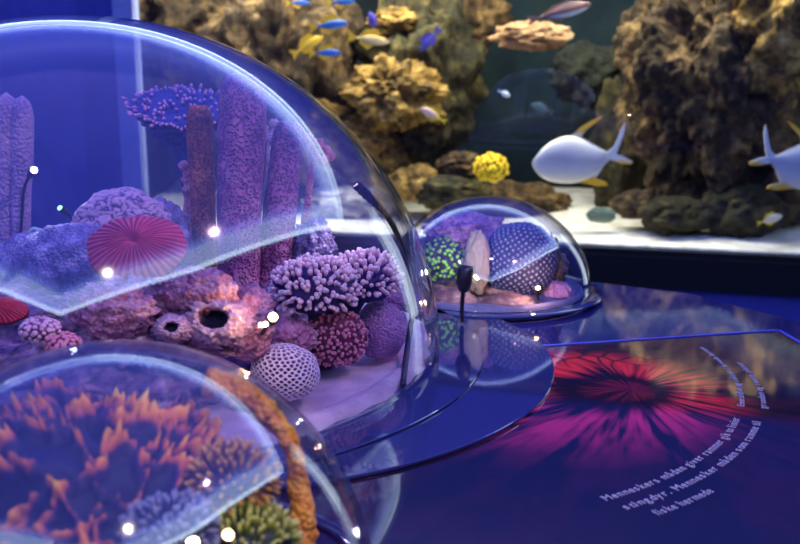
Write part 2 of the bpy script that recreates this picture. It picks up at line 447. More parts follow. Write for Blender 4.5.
Ct, Rt = fitcirc([gnd(*q) for q in ((608, 503), (650, 487), (690, 462), (722, 440), (742, 418), (747, 405), (738, 380), (715, 358))])
ang = lambda q: math.atan2(gnd(*q).y-Ct.y, gnd(*q).x-Ct.x)
arc_text('Menneskers måden giver rammer gik to linier', Ct, Rt+0.000, ang((611, 504)), ang((745, 419)), 0.019, ink.m, panel)
arc_text('stingdyr. Mennesker måden som ramme til', Ct, Rt+0.030, ang((630, 512)), ang((762, 422)), 0.019, ink.m, panel)
arc_text('fiske hermede', Ct, Rt+0.060, ang((655, 514)), ang((700, 486)), 0.019, ink.m, panel)
arc_text('Emeraldine og solister i farvede havene', Ct, Rt+0.002, ang((745, 407)), ang((682, 348)), 0.016, ink.m, panel)
arc_text('grunden og revets planer', Ct, Rt+0.034, ang((759, 408)), ang((722, 362)), 0.016, ink.m, panel)

# ------------------------------------------------------------------ discs under the domes
disc_m = NT('blue_acrylic_disc'); disc_m.princ(Base_Color=(0.022, 0.028, 0.115), Roughness=0.05, IOR=1.5, Coat_Weight=0.5, Coat_Roughness=0.03)
DZ = 0.006
d1 = tag(link('base_disc', disc((-0.307, 1.631), 0.583, 0.0, DZ), disc_m.m, smooth=False, loc=(-0.307, 1.631, 0)), 'wide blue glossy round plate under the largest dome, overlapping the picture panel', 'base plate')
d2 = tag(link('base_disc', disc((-0.50, 1.675), 0.70-0.045, DZ, DZ+0.004), disc_m.m, smooth=False, loc=(-0.50, 1.675, DZ)), 'thinner upper round plate the largest dome stands on', 'base plate')

# ------------------------------------------------------------------ glass domes
BIG = (-0.570, 1.686, 0.644, 0.613); SML = (0.210, 2.169, 0.2446, 0.2333); FRT = (-0.2667, 0.804, 0.245, 0.262)
gm = glass('dome_glass', (0.95, 0.96, 1.0), 0.065, 0.05, 1.1)
def dome(D, z0, thick, flange, label):
    cx, cy, R, h = D; N = 40
    out = [(R*math.cos(a), z0+(h-z0)*math.sin(a)) for a in [math.pi/2*i/N for i in range(N+1)]]
    inn = [((R-thick)*math.cos(a), z0+(h-thick-z0)*math.sin(a)) for a in [math.pi/2*i/N for i in range(N+1)]]
    root = empty('glass_dome', (cx, cy, z0), label, 'glass dome')
    bm = lathe(out[:-1]+[(0.0008, h)], 128, (cx, cy, 0)); 
    bi = lathe([(0.0008, h-thick)]+inn[:-1][::-1], 128, (cx, cy, 0))
    merge(bm, bi)
    merge(bm, lathe([(R-thick, z0), (R, z0)], 128, (cx, cy, 0)))
    bmesh.ops.remove_doubles(bm, verts=bm.verts, dist=0.0003); bmesh.ops.recalc_face_normals(bm, faces=bm.faces)
    link('dome_shell', bm, gm, root)
    return root
domeA = dome(BIG, DZ+0.004, 0.007, 0, 'largest glass dome, arching over tube sponges and a red mushroom coral')
domeB = dome(SML, 0.010, 0.004, 0, 'small glass dome standing behind, nearest the fish tank')
domeC = dome(FRT, 0.004, 0.004, 0, 'glass dome in the near left corner over orange ridged coral')
gf = glass('flange_glass', (0.55, 0.6, 0.9), 0.05)
link('flange', lathe([(SML[2], 0.004), (SML[2]+0.026, 0.004), (SML[2]+0.028, 0.007), (SML[2]+0.026, 0.010), (SML[2], 0.010)], 128, (SML[0], SML[1], 0)), disc_m.m, domeB)
link('flange', lathe([(FRT[2], 0.0), (FRT[2]+0.016, 0.0), (FRT[2]+0.018, 0.002), (FRT[2]+0.016, 0.004), (FRT[2], 0.004)], 128, (FRT[0], FRT[1], 0)), disc_m.m, domeC)

# ================================================================== inside the largest dome
Z1 = DZ+0.004
sand_t = NT('pale_lilac_sand'); o_ = sand_t.new('ShaderNodeTexCoord').outputs['Object']
sand_t.princ(Base_Color=sand_t.ramp(sand_t.noise(o_, 14, 5), [(0.3, (0.42, 0.30, 0.44)), (0.7, (0.72, 0.58, 0.70))]), Roughness=0.8, Normal=sand_t.bump(sand_t.noise(o_, 160, 3), 0.0015))
def sandbed(c, R, z0, th, n=90, m=360, rip=0.004, scal=0.006):
    vs = []; fs = []
    for i in range(n+1):
        for k in range(m):
            a = 2*math.pi*k/m; u = i/n
            rr = R*u*(1+scal*u**6*(noise.noise(Vector((math.cos(a)*9, math.sin(a)*9, 2)))*2+0.6*math.sin(a*47)))
            x, y = rr*math.cos(a)+c[0], rr*math.sin(a)+c[1]
            z = z0+th+rip*noise.noise(Vector((x*9+y*4, y*22, 0)))+(0.007 if 0.955 < u < 0.99 else 0)
            if i == n: z = z0
            vs.append((x, y, z))
    for i in range(n):
        for k in range(m): fs.append((i*m+k, (i+1)*m+k, (i+1)*m+(k+1) % m, i*m+(k+1) % m))
    return vs, fs
tag(link('sand_bed', sandbed(BIG[:2], BIG[2]*0.972, Z1, 0.008), sand_t.m, loc=(BIG[0], BIG[1], Z1)), 'pale lilac rippled sand with a scalloped edge under the largest dome', 'sand', kind='stuff')

reef_m = coral('lilac_reef_rock', [(0.3, (0.06, 0.04, 0.14)), (0.45, (0.24, 0.15, 0.34)), (0.58, (0.50, 0.28, 0.44)), (0.72, (0.78, 0.64, 0.80))], 40, 0.008, 'noise', 70)
reef = blob((-0.62, 1.68, 0.0), (0.46, 0.43, 0.165), 7, 0.16, 3.2, 6, 3, flat=Z1+0.004, power=3.0, ridge=0.01)
tag(link('reef_rock', reef, reef_m, loc=(-0.62, 1.68, Z1)), 'long lilac pink reef rock filling the middle of the largest dome', 'rock')

def sponge(name, base, top, r0, r1, m, label, seed=0, group=None, hollow=0.05, bend=0.0):
    base, top = Vector(base), Vector(top); ax = top-base; L = ax.length
    prof = []
    for i in range(34):
        u = i/33; rr = r0+(r1-r0)*min(1, u*1.15) if u < .9 else r1*(1-0.35*((u-.9)/.1)**2)
        prof.append((rr, u*L))
    prof += [(r1*0.5, L*0.995), (r1*0.42, L*0.97), (r1*0.4, L*0.85), (0.001, L*0.84)]
    bm = lathe(prof, 40, base, ax, wob=0.07, freq=5, seed=seed)
    return tag(link(name, bm, m, loc=base), label, 'sponge', group)
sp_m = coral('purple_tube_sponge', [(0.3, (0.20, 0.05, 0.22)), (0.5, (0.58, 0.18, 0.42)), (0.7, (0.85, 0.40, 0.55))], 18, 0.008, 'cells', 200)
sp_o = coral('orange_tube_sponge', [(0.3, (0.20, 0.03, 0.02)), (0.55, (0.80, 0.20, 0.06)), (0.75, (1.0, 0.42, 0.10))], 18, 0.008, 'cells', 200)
sponge('tube_sponge', at(238, 285, 1.56), at(243, 75, 1.60), 0.036, 0.040, sp_m, 'tallest purple tube sponge, its top just under the dome', 1)
sponge('tube_sponge', at(272, 285, 1.60), at(289, 122, 1.64), 0.033, 0.026, sp_m, 'leaning shorter purple tube sponge right of the tallest one', 2)
sponge('tube_sponge', at(206, 285, 1.62), at(199, 106, 1.66), 0.020, 0.024, sp_o, 'narrow orange brown tube sponge left of the tallest one', 3)
# left pillar coral
pm1 = coral('pillar_coral', [(0.3, (0.24, 0.16, 0.40)), (0.6, (0.55, 0.36, 0.60)), (0.8, (0.75, 0.5, 0.65))], 25, 0.004, 'bumps', 150)
bm = bmesh.new()
def pillar(px, pyt, rr, sd):
    b = at(px-2, 262, 1.74); t = at(px, pyt, 1.74); L = (t-b).length
    pr = [(rr*(0.8+0.35*min(1, u*1.3))*(math.sqrt(max(0, 1-((u-.86)/.14)**2)) if u > .86 else 1)+1e-4, u*L) for u in [i/30 for i in range(31)]]
    return lathe(pr, 30, b, t-b, wob=0.15, freq=5, seed=sd)
merge(bm, pillar(6, 92, 0.020, 1)); merge(bm, pillar(22, 95, 0.019, 5)); merge(bm, pillar(-14, 110, 0.02, 8))
tag(link('pillar_coral', bm, pm1, loc=at(5, 262, 1.74)), 'lilac pillar coral with rounded twin tops at the left edge', 'coral')

def brain(name, c, r, m, label, sub=6, freq=6, seed=0, amp=0.05, flatz=None, cat='coral', rot=None):
    bm = ico(sub); c = Vector(c); r = Vector(r); M = Euler(rot).to_matrix() if rot else Matrix.Identity(3); mt = MeshT()
    fl = Vector((seed, 2, 5)); T = []
    for v in bm.verts:
        n = v.co.normalized(); q = n*freq+fl
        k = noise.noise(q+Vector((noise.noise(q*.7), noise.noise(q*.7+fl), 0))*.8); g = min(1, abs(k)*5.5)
        lump = fbm(n*1.6+fl, 3)*0.1
        v.co = M @ Vector((n.x*r.x, n.y*r.y, n.z*r.z))*(1+amp*g+lump)+c
        if flatz is not None: v.co.z = max(v.co.z, flatz)
        T.append(g)
    bm.verts.index_update(); mt.add([v.co.copy() for v in bm.verts], [tuple(v.index for v in f.verts) for f in bm.faces], T); bm.free()
    return tag(mt.build(name, m, loc=c), label, cat)
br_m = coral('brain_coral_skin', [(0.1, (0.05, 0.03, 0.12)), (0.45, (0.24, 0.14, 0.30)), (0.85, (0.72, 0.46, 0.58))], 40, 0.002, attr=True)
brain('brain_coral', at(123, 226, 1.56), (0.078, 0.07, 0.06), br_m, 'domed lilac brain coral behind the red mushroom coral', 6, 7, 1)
mound_m = coral('pale_blue_mound', [(0.35, (0.07, 0.06, 0.22)), (0.52, (0.22, 0.18, 0.42)), (0.7, (0.62, 0.54, 0.78))], 30, 0.004, 'bumps', 170)
tag(link('mound_coral', blob(at(82, 262, 1.50), (0.10, 0.07, 0.065), 5, 0.12, 2.5, 5, 4), mound_m, loc=at(82, 262, 1.5)), 'smooth pale blue mound coral left of the red mushroom coral', 'coral')
tag(link('mound_coral', blob(at(40, 262, 1.62), (0.08, 0.07, 0.055), 5, 0.12, 2.5, 5, 6), mound_m, loc=at(40, 262, 1.62)), 'low blue mound coral at the foot of the lit little lamp', 'coral')
tag(link('mound_coral', blob(at(160, 236, 1.58), (0.05, 0.05, 0.06), 5, 0.2, 3, 5, 9), mound_m, loc=at(160, 236, 1.58)), 'rough blue mound coral between brain coral and orange tube sponge', 'coral')
tag(link('mound_coral', blob(at(314, 250, 1.62), (0.035, 0.035, 0.055), 5, 0.25, 3.5, 5, 12), mound_m, loc=at(314, 250, 1.62)), 'upright lacy blue coral right of the leaning tube sponge', 'coral')

def mushroom(name, c, nrm, rx, ry, m, label, ridges=64, seed=0):
    """plate of radial ridges, centre mouth, rim turned down"""
    c = Vector(c); nz = Vector(nrm).normalized(); ax = Vector((1, 0, 0)); ax = (ax-nz*ax.dot(nz)).normalized(); ay = nz.cross(ax)
    mt = MeshT(); n, k_ = 40, ridges*6; vs = []; ts = []; fs = []
    for s in (1, -1):
        o = len(vs)
        for i in range(n+1):
            u = i/n
            for k in range(k_):
                a = 2*math.pi*k/k_
                wv = 1+0.06*noise.noise(Vector((math.cos(a)*2, math.sin(a)*2, seed)))
                rd = abs(math.sin(a*ridges/2))*(0.5+0.5*abs(noise.noise(Vector((math.cos(a)*9, math.sin(a)*9, u*2+seed)))))
                hgt = 0.30*rx*(1-u*u)-0.10*rx*math.exp(-(u/0.12)**2)+rx*0.13*rd*min(1, u*5)*(1.05-u*.4)
                if s < 0: hgt = 0.28*rx*(1-u*u)-0.10*rx
                vs.append(c+ax*rx*u*wv*math.cos(a)+ay*ry*u*wv*math.sin(a)+nz*hgt); ts.append((0.35+0.65*rd) if s > 0 else 0.1)
        for i in range(n):
            for k in range(k_):
                f = (o+i*k_+k, o+(i+1)*k_+k, o+(i+1)*k_+(k+1) % k_, o+i*k_+(k+1) % k_); fs.append(f if s > 0 else f[::-1])
    q = (n+1)*k_
    for k in range(k_): fs.append((n*k_+k, q+n*k_+k, q+n*k_+(k+1) % k_, n*k_+(k+1) % k_))
    mt.add(vs, fs, ts)
    return tag(mt.build(name, m, loc=c), label, 'coral')
mu_m = coral('red_mushroom_coral', [(0.3, (0.12, 0.004, 0.02)), (0.62, (0.75, 0.03, 0.10)), (0.9, (1.0, 0.30, 0.40))], 50, 0.001, attr=True)  # dark troughs and pale crests put ridge shading into the colour
mushroom('mushroom_coral', at(137, 248, 1.36), (0.05, -0.72, 0.70), 0.074, 0.058, mu_m, 'round red mushroom coral with fine radial ridges on the reef rock', 38, 1)
mushroom('mushroom_coral', at(-3, 310, 1.24), (0.1, -0.6, 0.75), 0.042, 0.022, mu_m, 'small bright red mushroom coral cut by the left edge', 36, 3)

# barrel sponges with open mouths (holes)
hole_m = coral('pink_crater_sponge', [(0.1, (0.010, 0.008, 0.04)), (0.42, (0.40, 0.22, 0.44)), (0.85, (0.80, 0.52, 0.62))], 40, 0.003, attr=True)  # near-black stop paints the shade inside the mouths
def crater(c, R, label, seed, ax=(0.05, -0.92, 0.35)):
    c = Vector(c); mt = MeshT()
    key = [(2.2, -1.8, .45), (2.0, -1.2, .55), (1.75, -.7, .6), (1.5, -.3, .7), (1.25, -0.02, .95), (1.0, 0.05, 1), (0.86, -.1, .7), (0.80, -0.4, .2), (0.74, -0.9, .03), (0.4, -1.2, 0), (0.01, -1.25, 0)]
    prof = smoothcurve(key, 44); q = Vector((0, 0, 1)).rotation_difference(Vector(ax).normalized()).to_matrix(); seg = 90; vs = []; ts = []; fs = []
    for (r, z, t) in prof:
        for k in range(seg):
            a = 2*math.pi*k/seg; p = Vector((math.cos(a)*r+seed, math.sin(a)*r, z))
            d = 1+0.22*noise.fractal(p*1.3, .8, 2, 3)+(0.12*noise.fractal(p*6, .7, 2, 4) if t > .15 else 0)
            vs.append(q @ (Vector((r*d*1.15*math.cos(a), r*d*.85*math.sin(a), z+.25*noise.fractal(p*3, .8, 2, 4)*(t > .15)))*R)+c); ts.append(min(1, max(0, t+.0)))
    for i in range(len(prof)-1):
        for k in range(seg): fs.append((i*seg+k, i*seg+(k+1) % seg, (i+1)*seg+(k+1) % seg, (i+1)*seg+k))
    mt.add(vs, fs, ts)
    return tag(mt.build('crater_sponge', hole_m, loc=c), label, 'sponge')
crater(at(213, 318, 1.235), 0.021, 'pink crater shaped sponge with the larger dark mouth on the rock face', 1)
crater(at(171, 327, 1.215), 0.010, 'pink crater shaped sponge with the smaller dark mouth, lower left of the larger', 4)
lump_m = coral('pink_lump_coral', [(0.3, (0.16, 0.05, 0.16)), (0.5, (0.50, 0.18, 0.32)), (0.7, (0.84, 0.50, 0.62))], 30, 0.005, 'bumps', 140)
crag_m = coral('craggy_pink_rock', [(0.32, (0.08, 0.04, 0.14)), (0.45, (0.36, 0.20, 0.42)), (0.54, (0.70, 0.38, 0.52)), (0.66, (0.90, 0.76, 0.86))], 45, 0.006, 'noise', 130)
tag(link('craggy_rock', blob(at(155, 322, 1.30), (0.140, 0.05, 0.058), 7, 0.34, 4.2, 7, 52), crag_m, loc=at(165, 322, 1.3)), 'craggy pink rock wall holding the two crater sponges', 'rock')
tag(link('lump_coral', blob(at(246, 322, 1.30), (0.042, 0.035, 0.055), 5, 0.18, 2.6, 5, 2), lump_m, loc=at(246, 322, 1.3)), 'knobbly pink coral lump lit by the warm lamp at its right', 'coral')
tag(link('lump_coral', blob(at(288, 338, 1.43), (0.045, 0.03, 0.03), 5, 0.2, 3, 5, 22), lump_m, loc=at(285, 338, 1.36)), 'low pink coral lump behind the honeycomb coral ball', 'coral')
tag(link('lump_coral', blob(at(197, 290, 1.27), (0.055, 0.03, 0.032), 5, 0.2, 3.2, 5, 32), lump_m, loc=at(197, 290, 1.27)), 'wide pink coral crust above the two crater sponges', 'coral')
tag(link('lump_coral', blob(at(115, 312, 1.24), (0.055, 0.03, 0.035), 5, 0.25, 3.2, 5, 42), lump_m, loc=at(115, 312, 1.24)), 'rough pink coral crust below the red mushroom coral', 'coral')

def finger_coral(name, c, r, m, label, n=150, L=0.02, rad=0.0045, seed=0, zmin=-0.3, sub=4, body_amp=0.15, up=0.35, group=None, base_t=0.0, stem=None):
    rnd = random.Random(seed); c = Vector(c); r = Vector(r); mt = MeshT()
    bm = blob(c, r*0.9, sub, body_amp, 2.2, 4, seed); mt.add_bm(bm, base_t)
    if stem: mt.add_bm(tube([c, stem], lambda u: 0.4*min(r.x, r.y)*(1-.3*u), 10, 8), 0.0)
    for d in fib(n):
        if d.z < zmin: continue
        d = (d+Vector([rnd.gauss(0, .07) for _ in range(3)])).normalized()
        p = c+Vector((d.x*r.x, d.y*r.y, d.z*r.z))*0.82
        nn = Vector((d.x/r.x, d.y/r.y, d.z/r.z)).normalized(); nn = (nn+Vector((0, 0, up))).normalized()
        mt.finger(p, nn, L*rnd.uniform(.75, 1.3), rad*rnd.uniform(.8, 1.2))
    return tag(mt.build(name, m, loc=c), label, 'coral', group)
ac_m = coral('pink_tipped_acropora', [(0.05, (0.02, 0.015, 0.12)), (0.42, (0.10, 0.06, 0.30)), (0.62, (0.78, 0.40, 0.56)), (0.84, (1.0, 0.80, 0.84))], 60, 0.001, attr=True, bscale=300)
finger_coral('finger_coral', at(315, 288, 1.47), (0.072, 0.06, 0.046), ac_m, 'pink tipped finger coral bush, nearer half, in front of the tall lamp', 560, 0.016, 0.0034, 1, -0.55, stem=at(325, 340, 1.5))
finger_coral('finger_coral', at(364, 280, 1.53), (0.056, 0.05, 0.040), ac_m, 'pink tipped finger coral branching out to the tall lamp stem', 400, 0.020, 0.0036, 2, -0.45, stem=at(340, 330, 1.52))
rd_m = coral('dark_red_finger_coral', [(0.05, (0.10, 0.01, 0.04)), (0.4, (0.30, 0.05, 0.14)), (0.85, (0.78, 0.28, 0.42))], 60, 0.001, attr=True, bscale=300)
finger_coral('knob_coral', at(335, 338, 1.48), (0.056, 0.045, 0.052), rd_m, 'dark red knobbly coral under the pink finger coral', 600, 0.009, 0.0026, 3, -0.8, up=0.0)
gr_m = coral('purple_grain_coral', [(0.3, (0.26, 0.10, 0.34)), (0.55, (0.46, 0.22, 0.52)), (0.75, (0.64, 0.38, 0.64))], 30, 0.005, 'bumps', 210)
tag(link('dome_coral', blob(at(380, 330, 1.55), (0.047, 0.045, 0.05), 5, 0.06, 2, 4, 3, flat=Z1), gr_m, loc=at(380, 330, 1.55)), 'rounded grainy purple coral on the sand beside the dark red one', 'coral')
tag(link('dome_coral', blob(at(386, 300, 1.62), (0.035, 0.03, 0.03), 5, 0.06, 2, 4, 8), gr_m, loc=at(386, 300, 1.62)), 'smaller grainy purple coral stacked behind the rounded one', 'coral')
tag(link('dome_coral', blob(at(388, 328, 1.62), (0.036, 0.03, 0.045), 5, 0.06, 2, 4, 8, flat=Z1), gr_m, loc=at(388, 328, 1.62)), 'purple coral base half hidden by the rounded grainy coral', 'coral')

# honeycomb coral: polyp pits modelled
def honeycomb(name, c, r, m, label, n=420, depth=0.05, sub=7, flat=None, seed=0, rot=None, raise_=False):
    pts = np.array([tuple(p) for p in fib(n)]); bm = ico(sub); c = Vector(c); r = Vector(r)
    V = np.array([tuple(v.co.normalized()) for v in bm.verts]); T = np.zeros(len(V))
    rng = np.random.default_rng(seed); pts += rng.normal(0, 0.15/math.sqrt(n), pts.shape)*2.2; pts /= np.linalg.norm(pts, axis=1)[:, None]
    for i in range(0, len(V), 4096):
        D = V[i:i+4096] @ pts.T; D.partition(D.shape[1]-2, axis=1); s = np.arccos(np.clip(D[:, -2:], -1, 1)); s.sort(axis=1)
        T[i:i+4096] = (s[:, 1]-s[:, 0])/(s[:, 1]+s[:, 0]+1e-9)        # 0 on the walls, 1 at pit centres
    M = Euler(rot).to_matrix() if rot else Matrix.Identity(3)
    for v, t in zip(bm.verts, T):
        n_ = v.co.normalized(); k = min(1, max(0, (t-.15)/.45)); k = k*k*(3-2*k)
        if raise_: k = -k*0.7
        v.co = M @ Vector((n_.x*r.x, n_.y*r.y, n_.z*r.z))*(1-depth*k+0.05*fbm(n_*1.5+Vector((seed, 0, 0)), 3))+c
        if flat is not None: v.co.z = max(v.co.z, flat)
    bm.verts.index_update(); mt = MeshT()
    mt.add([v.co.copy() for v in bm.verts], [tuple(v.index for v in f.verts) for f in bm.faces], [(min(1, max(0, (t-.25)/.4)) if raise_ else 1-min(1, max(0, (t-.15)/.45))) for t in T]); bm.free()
    return tag(mt.build(name, m, loc=c), label, 'coral')
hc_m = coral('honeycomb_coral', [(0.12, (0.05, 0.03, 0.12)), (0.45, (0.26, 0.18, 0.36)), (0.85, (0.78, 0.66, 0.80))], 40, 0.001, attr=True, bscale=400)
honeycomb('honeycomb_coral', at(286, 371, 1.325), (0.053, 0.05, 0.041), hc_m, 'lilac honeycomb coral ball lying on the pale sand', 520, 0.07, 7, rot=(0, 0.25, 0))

# feathery table coral behind
tc_m = coral('feathery_table_coral', [(0.05, (0.02, 0.03, 0.20)), (0.55, (0.08, 0.08, 0.40)), (0.80, (0.78, 0.30, 0.50)), (0.95, (0.95, 0.66, 0.78))], 60, 0.001, attr=True, bscale=300)
def table_coral(c, rx, ry, label, seed, m, tilt=(0.25, 0.15, 0), layers=4, n=70):
    rnd = random.Random(seed); c = Vector(c); M = Euler(tilt).to_matrix(); mt = MeshT()
    for L in range(layers):
        s = 1-0.16*L; zc = -0.016*L
        pr = [(0.001, 0.0), (0.55*rx*s, 0.006), (0.85*rx*s, 0.010), (0.85*rx*s, 0.006), (0.5*rx*s, -0.004), (0.001, -0.01)]
        bm = lathe(pr, 40, (0, 0, 0), wob=0.1, seed=L)
        for v in bm.verts: v.co = M @ Vector((v.co.x, v.co.y*ry/rx, v.co.z+zc))+c
        mt.add_bm(bm, 0.15)
        for k in range(n):
            a = 2*math.pi*(k+rnd.random()*.6)/n; rr = rnd.uniform(.7, .9)*s
            p = Vector((rx*rr*math.cos(a), ry*rr*math.sin(a), zc+.006)); d = Vector((math.cos(a), math.sin(a), rnd.uniform(.15, .7)))
            k0 = len(mt.t); mt.finger(M @ p+c, M @ d, rnd.uniform(.014, .026), 0.0030, 6)
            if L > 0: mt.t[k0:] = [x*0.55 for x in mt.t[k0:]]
        if L == 0:
            for k in range(60):
                a = rnd.random()*6.28; q = math.sqrt(rnd.random())*.8
                mt.finger(M @ Vector((rx*q*math.cos(a), ry*q*math.sin(a), .004))+c, M @ Vector((rnd.gauss(0, .3), rnd.gauss(0, .3), 1)), rnd.uniform(.010, .018), .003, 6)
    mt.add_bm(tube([c+M @ Vector((0, 0, -.03)), c+Vector((0.02, 0, -.17))], lambda u: .03-.008*u, 12, 8), 0.1)
    return tag(mt.build('table_coral', m, loc=c), label, 'coral')
table_coral(at(182, 112, 1.80), 0.102, 0.085, 'dark blue feathery table coral with pink tips high behind the sponges', 3, tc_m, (0.42, 0.12, 0), 5, 90)
pk_m = coral('salmon_soft_coral', [(0.3, (0.62, 0.16, 0.22)), (0.55, (0.92, 0.34, 0.36)), (0.75, (0.98, 0.62, 0.60))], 40, 0.004, 'bumps', 200)
pl_m = coral('pale_pink_soft_coral', [(0.3, (0.50, 0.30, 0.50)), (0.55, (0.86, 0.56, 0.66)), (0.75, (0.95, 0.80, 0.86))], 40, 0.004, 'bumps', 200)
def soft_coral(stempts, tips, m, label, rr=0.011, seed=0):
    bm = tube(stempts, lambda u: .010*(1-.45*u), 10, 16, wob=.3, seed=seed)
    for i, t in enumerate(tips):
        merge(bm, tube([stempts[-1], t], .005, 8)); merge(bm, blob(t, rr*(0.8+0.4*((i*7) % 5)/5), 3, .35, 2.6, 4, i+seed))
    return tag(link('soft_coral', bm, m, loc=stempts[0]), label, 'coral')
q = 1.74
soft_coral([at(300, 262, q), at(308, 200, q), at(312, 160, q)], [at(326, 150, q), at(324, 160, q-.02), at(318, 145, q), at(308, 138, q), at(329, 156, q)], pk_m, 'salmon pink soft coral tuft right of the leaning tube sponge', seed=2)
soft_coral([at(266, 265, q), at(268, 190, q), at(270, 145, q)], [at(266, 130, q), at(274, 124, q), at(280, 134, q), at(272, 138, q-.02)], pl_m, 'pale pink soft coral tuft between the two purple tube sponges', .010, seed=4)
soft_coral([at(190, 262, 1.70), at(187, 215, 1.7), at(188, 190, 1.7)], [at(185, 180, 1.7), at(190, 172, 1.7), at(184, 166, 1.7), at(193, 186, 1.7), at(187, 190, 1.68)], pk_m, 'salmon pink soft coral left of the orange tube sponge', .009, seed=6)
finger_coral('finger_coral', at(40, 330, 1.17), (0.026, 0.022, 0.014), coral('lilac_stub_coral', [(0.05, (0.30, 0.08, 0.24)), (0.5, (0.5, 0.24, 0.45)), (0.85, (0.8, 0.5, 0.66))], 60, .001, attr=True), 'small lilac stubby coral at the left, low on the rock', 120, .006, .003, 8, -.8)
finger_coral('finger_coral', at(63, 344, 1.16), (0.020, 0.02, 0.012), rd_m, 'small red pink stubby coral just above the nearest dome', 100, .006, .003, 9, -.8)
soft_coral([at(98, 250, 1.66), at(100, 222, 1.66), at(100, 214, 1.66)], [at(92, 210, 1.66), at(104, 207, 1.66), at(112, 212, 1.66)], pl_m, 'pale pink coral sprig left of the brain coral', .011, seed=9)
tag(link('white_sprig', tube([at(28, 234, 1.66), at(33, 229, 1.66), at(40, 231, 1.66), at(48, 232, 1.66)], .0045, 8, 14, wob=.4), plain('pale_green_shell', (0.55, 0.85, 0.7), .4), loc=at(38, 231, 1.66)), 'short pale green twig on the mound coral by the little lit lamp', 'coral')

# ------------------------------------------------------------------ gooseneck lamps
neck_m = plain('black_gooseneck_rubber', (0.015, 0.014, 0.03), 0.35)
lens_w = emit('lamp_lens', (0.9, 0.95, 1.0), 30); lens_o = emit('warm_lamp_lens', (1.0, 0.62, 0.28), 18)
def lamp(stem, head0, head1, rs, rh, label, lens=None, aim=None, power=0, color=(1, 1, 1), ribs=0, cone=80, blunt=False):
    """stem: points from the foot up; head0 back end, head1 lens end"""
    root = empty('gooseneck_lamp', stem[0], label, 'lamp')
    link('stem', tube(stem, rs, 10, 40), neck_m, root)
    h0, h1 = Vector(head0), Vector(head1); L = (h1-h0).length
    if blunt: pr = [(0.001, 0), (rh*.45, 0.0), (rh*.7, L*.12), (rh*.95, L*.3), (rh, L*.8), (rh*.85, L), (0.001, L)]
    else:
        pr = [(0.001, 0), (rs*1.1, 0)]
        for i in range(ribs):
            u = (i+.5)/ribs; k = .55+.45*min(1, u*1.6); pr += [(rh*k, L*(u-.3/ribs)), (rh*k*1.12, L*u), (rh*k*.92, L*(u+.4/ribs))]
        pr += [(rh, L*.96), (rh*.9, L), (0.001, L)]
    link('lamp_head', lathe(pr, 20, h0, h1-h0), neck_m, root)
    d = (h1-h0).normalized()
    if lens is not None:
        link('lens', lathe([(0.001, L+.0035), (rh*.55, L+.0028), (rh*.8, L+.0005), (rh*.8, L-.002), (0.001, L-.002)], 20, h0, d), lens, root)
    if aim is not None:
        lo = light('lamp_bulb', 'SPOT', h1+d*.008, aim, power, color, spot_size=R_(cone), spot_blend=.6, shadow_soft_size=.006)
        lo.parent = root; lo.location = (h1+d*.008)-root.location
    return root
g0 = gnd(403, 385, Z1+.008); 
lamp([g0, at(407, 350, 1.54), at(412, 310, 1.60), at(408, 268, 1.65), at(396, 232, 1.65), at(383, 210, 1.63)], at(385, 213, 1.632), at(356, 184, 1.60), .0052, .0085,
     'tall black gooseneck lamp curving up from the sand under the largest dome', None, at(330, 300, 1.5), 1.0, (1.0, .82, .88), ribs=7, cone=100)
lamp([at(20, 245, 1.72), at(22, 215, 1.72), at(24, 190, 1.72), at(29, 176, 1.70)], at(29, 177, 1.70), at(34, 170, 1.66), .0028, .0075,
     'thin black lamp with a bright white lens at the far left', lens_w, at(80, 260, 1.55), .8, (.85, .9, 1), ribs=3)
lamp([at(76, 222, 1.62), at(72, 218, 1.62), at(70, 216, 1.62)], at(70, 216, 1.62), at(60, 208, 1.60), .0028, .006,
     'short lamp with a green glass tip on the mound coral', emit('green_lens', (.35, 1.0, .6), 2.5), None, ribs=3)
lamp([at(262, 334, 1.27), at(266, 328, 1.262), at(269, 323, 1.255)], at(269, 323, 1.255), at(273, 317, 1.235), .003, .0085,
     'little lamp with a glowing warm light on the rock near the honeycomb coral', lens_o, at(235, 325, 1.25), .25, (1, .6, .3), ribs=3, cone=150)
lamp([at(66, 352, 1.13), at(72, 352, 1.125)], at(72, 352, 1.125), at(75, 350, 1.12), .002, .0035,
     'tiny glowing bead imitating a white glint just behind the nearest dome', lens_w, None, ribs=2)  # bright bead added in place of a glint on the glass
light('lamp_bulb', 'POINT', at(277, 322, 1.20), (0, 0, 0), .35, (1, .6, .3), shadow_soft_size=.004)

# ================================================================== inside the small dome
Z2 = .010
tag(link('sand_bed', sandbed(SML[:2], SML[2]*.93, Z2-.002, .006, 40, 200, .002), plain('blue_sand', (.11, .11, .28), .7), loc=(SML[0], SML[1], Z2)), 'thin bluish sand layer under the small far dome', 'sand', kind='stuff')
srock = coral('violet_brown_rock', [(0.32, (.04, .02, .04)), (.5, (.18, .09, .12)), (.7, (.45, .30, .30))], 22, .006, 'noise', 60)
tag(link('reef_rock', blob((.20, 2.20, .03), (.19, .13, .11), 6, .18, 2.6, 5, 5, flat=Z2+.006, power=2.6), srock, loc=(.2, 2.2, Z2)), 'violet brown rock in the middle of the small far dome', 'rock')
tag(link('reef_stone', blob(at(452, 302, 2.03), (.055, .04, .035), 5, .15, 2.2, 5, 6, flat=Z2+.004), srock, loc=at(452, 302, 2.03)), 'rounded stone behind the lamp stem in the small dome', 'rock')
tag(link('reef_stone', blob(at(508, 305, 2.02), (.075, .035, .026), 5, .15, 2.2, 5, 7, flat=Z2+.004), srock, loc=at(508, 305, 2.02)), 'long low stone at the front of the small dome', 'rock')
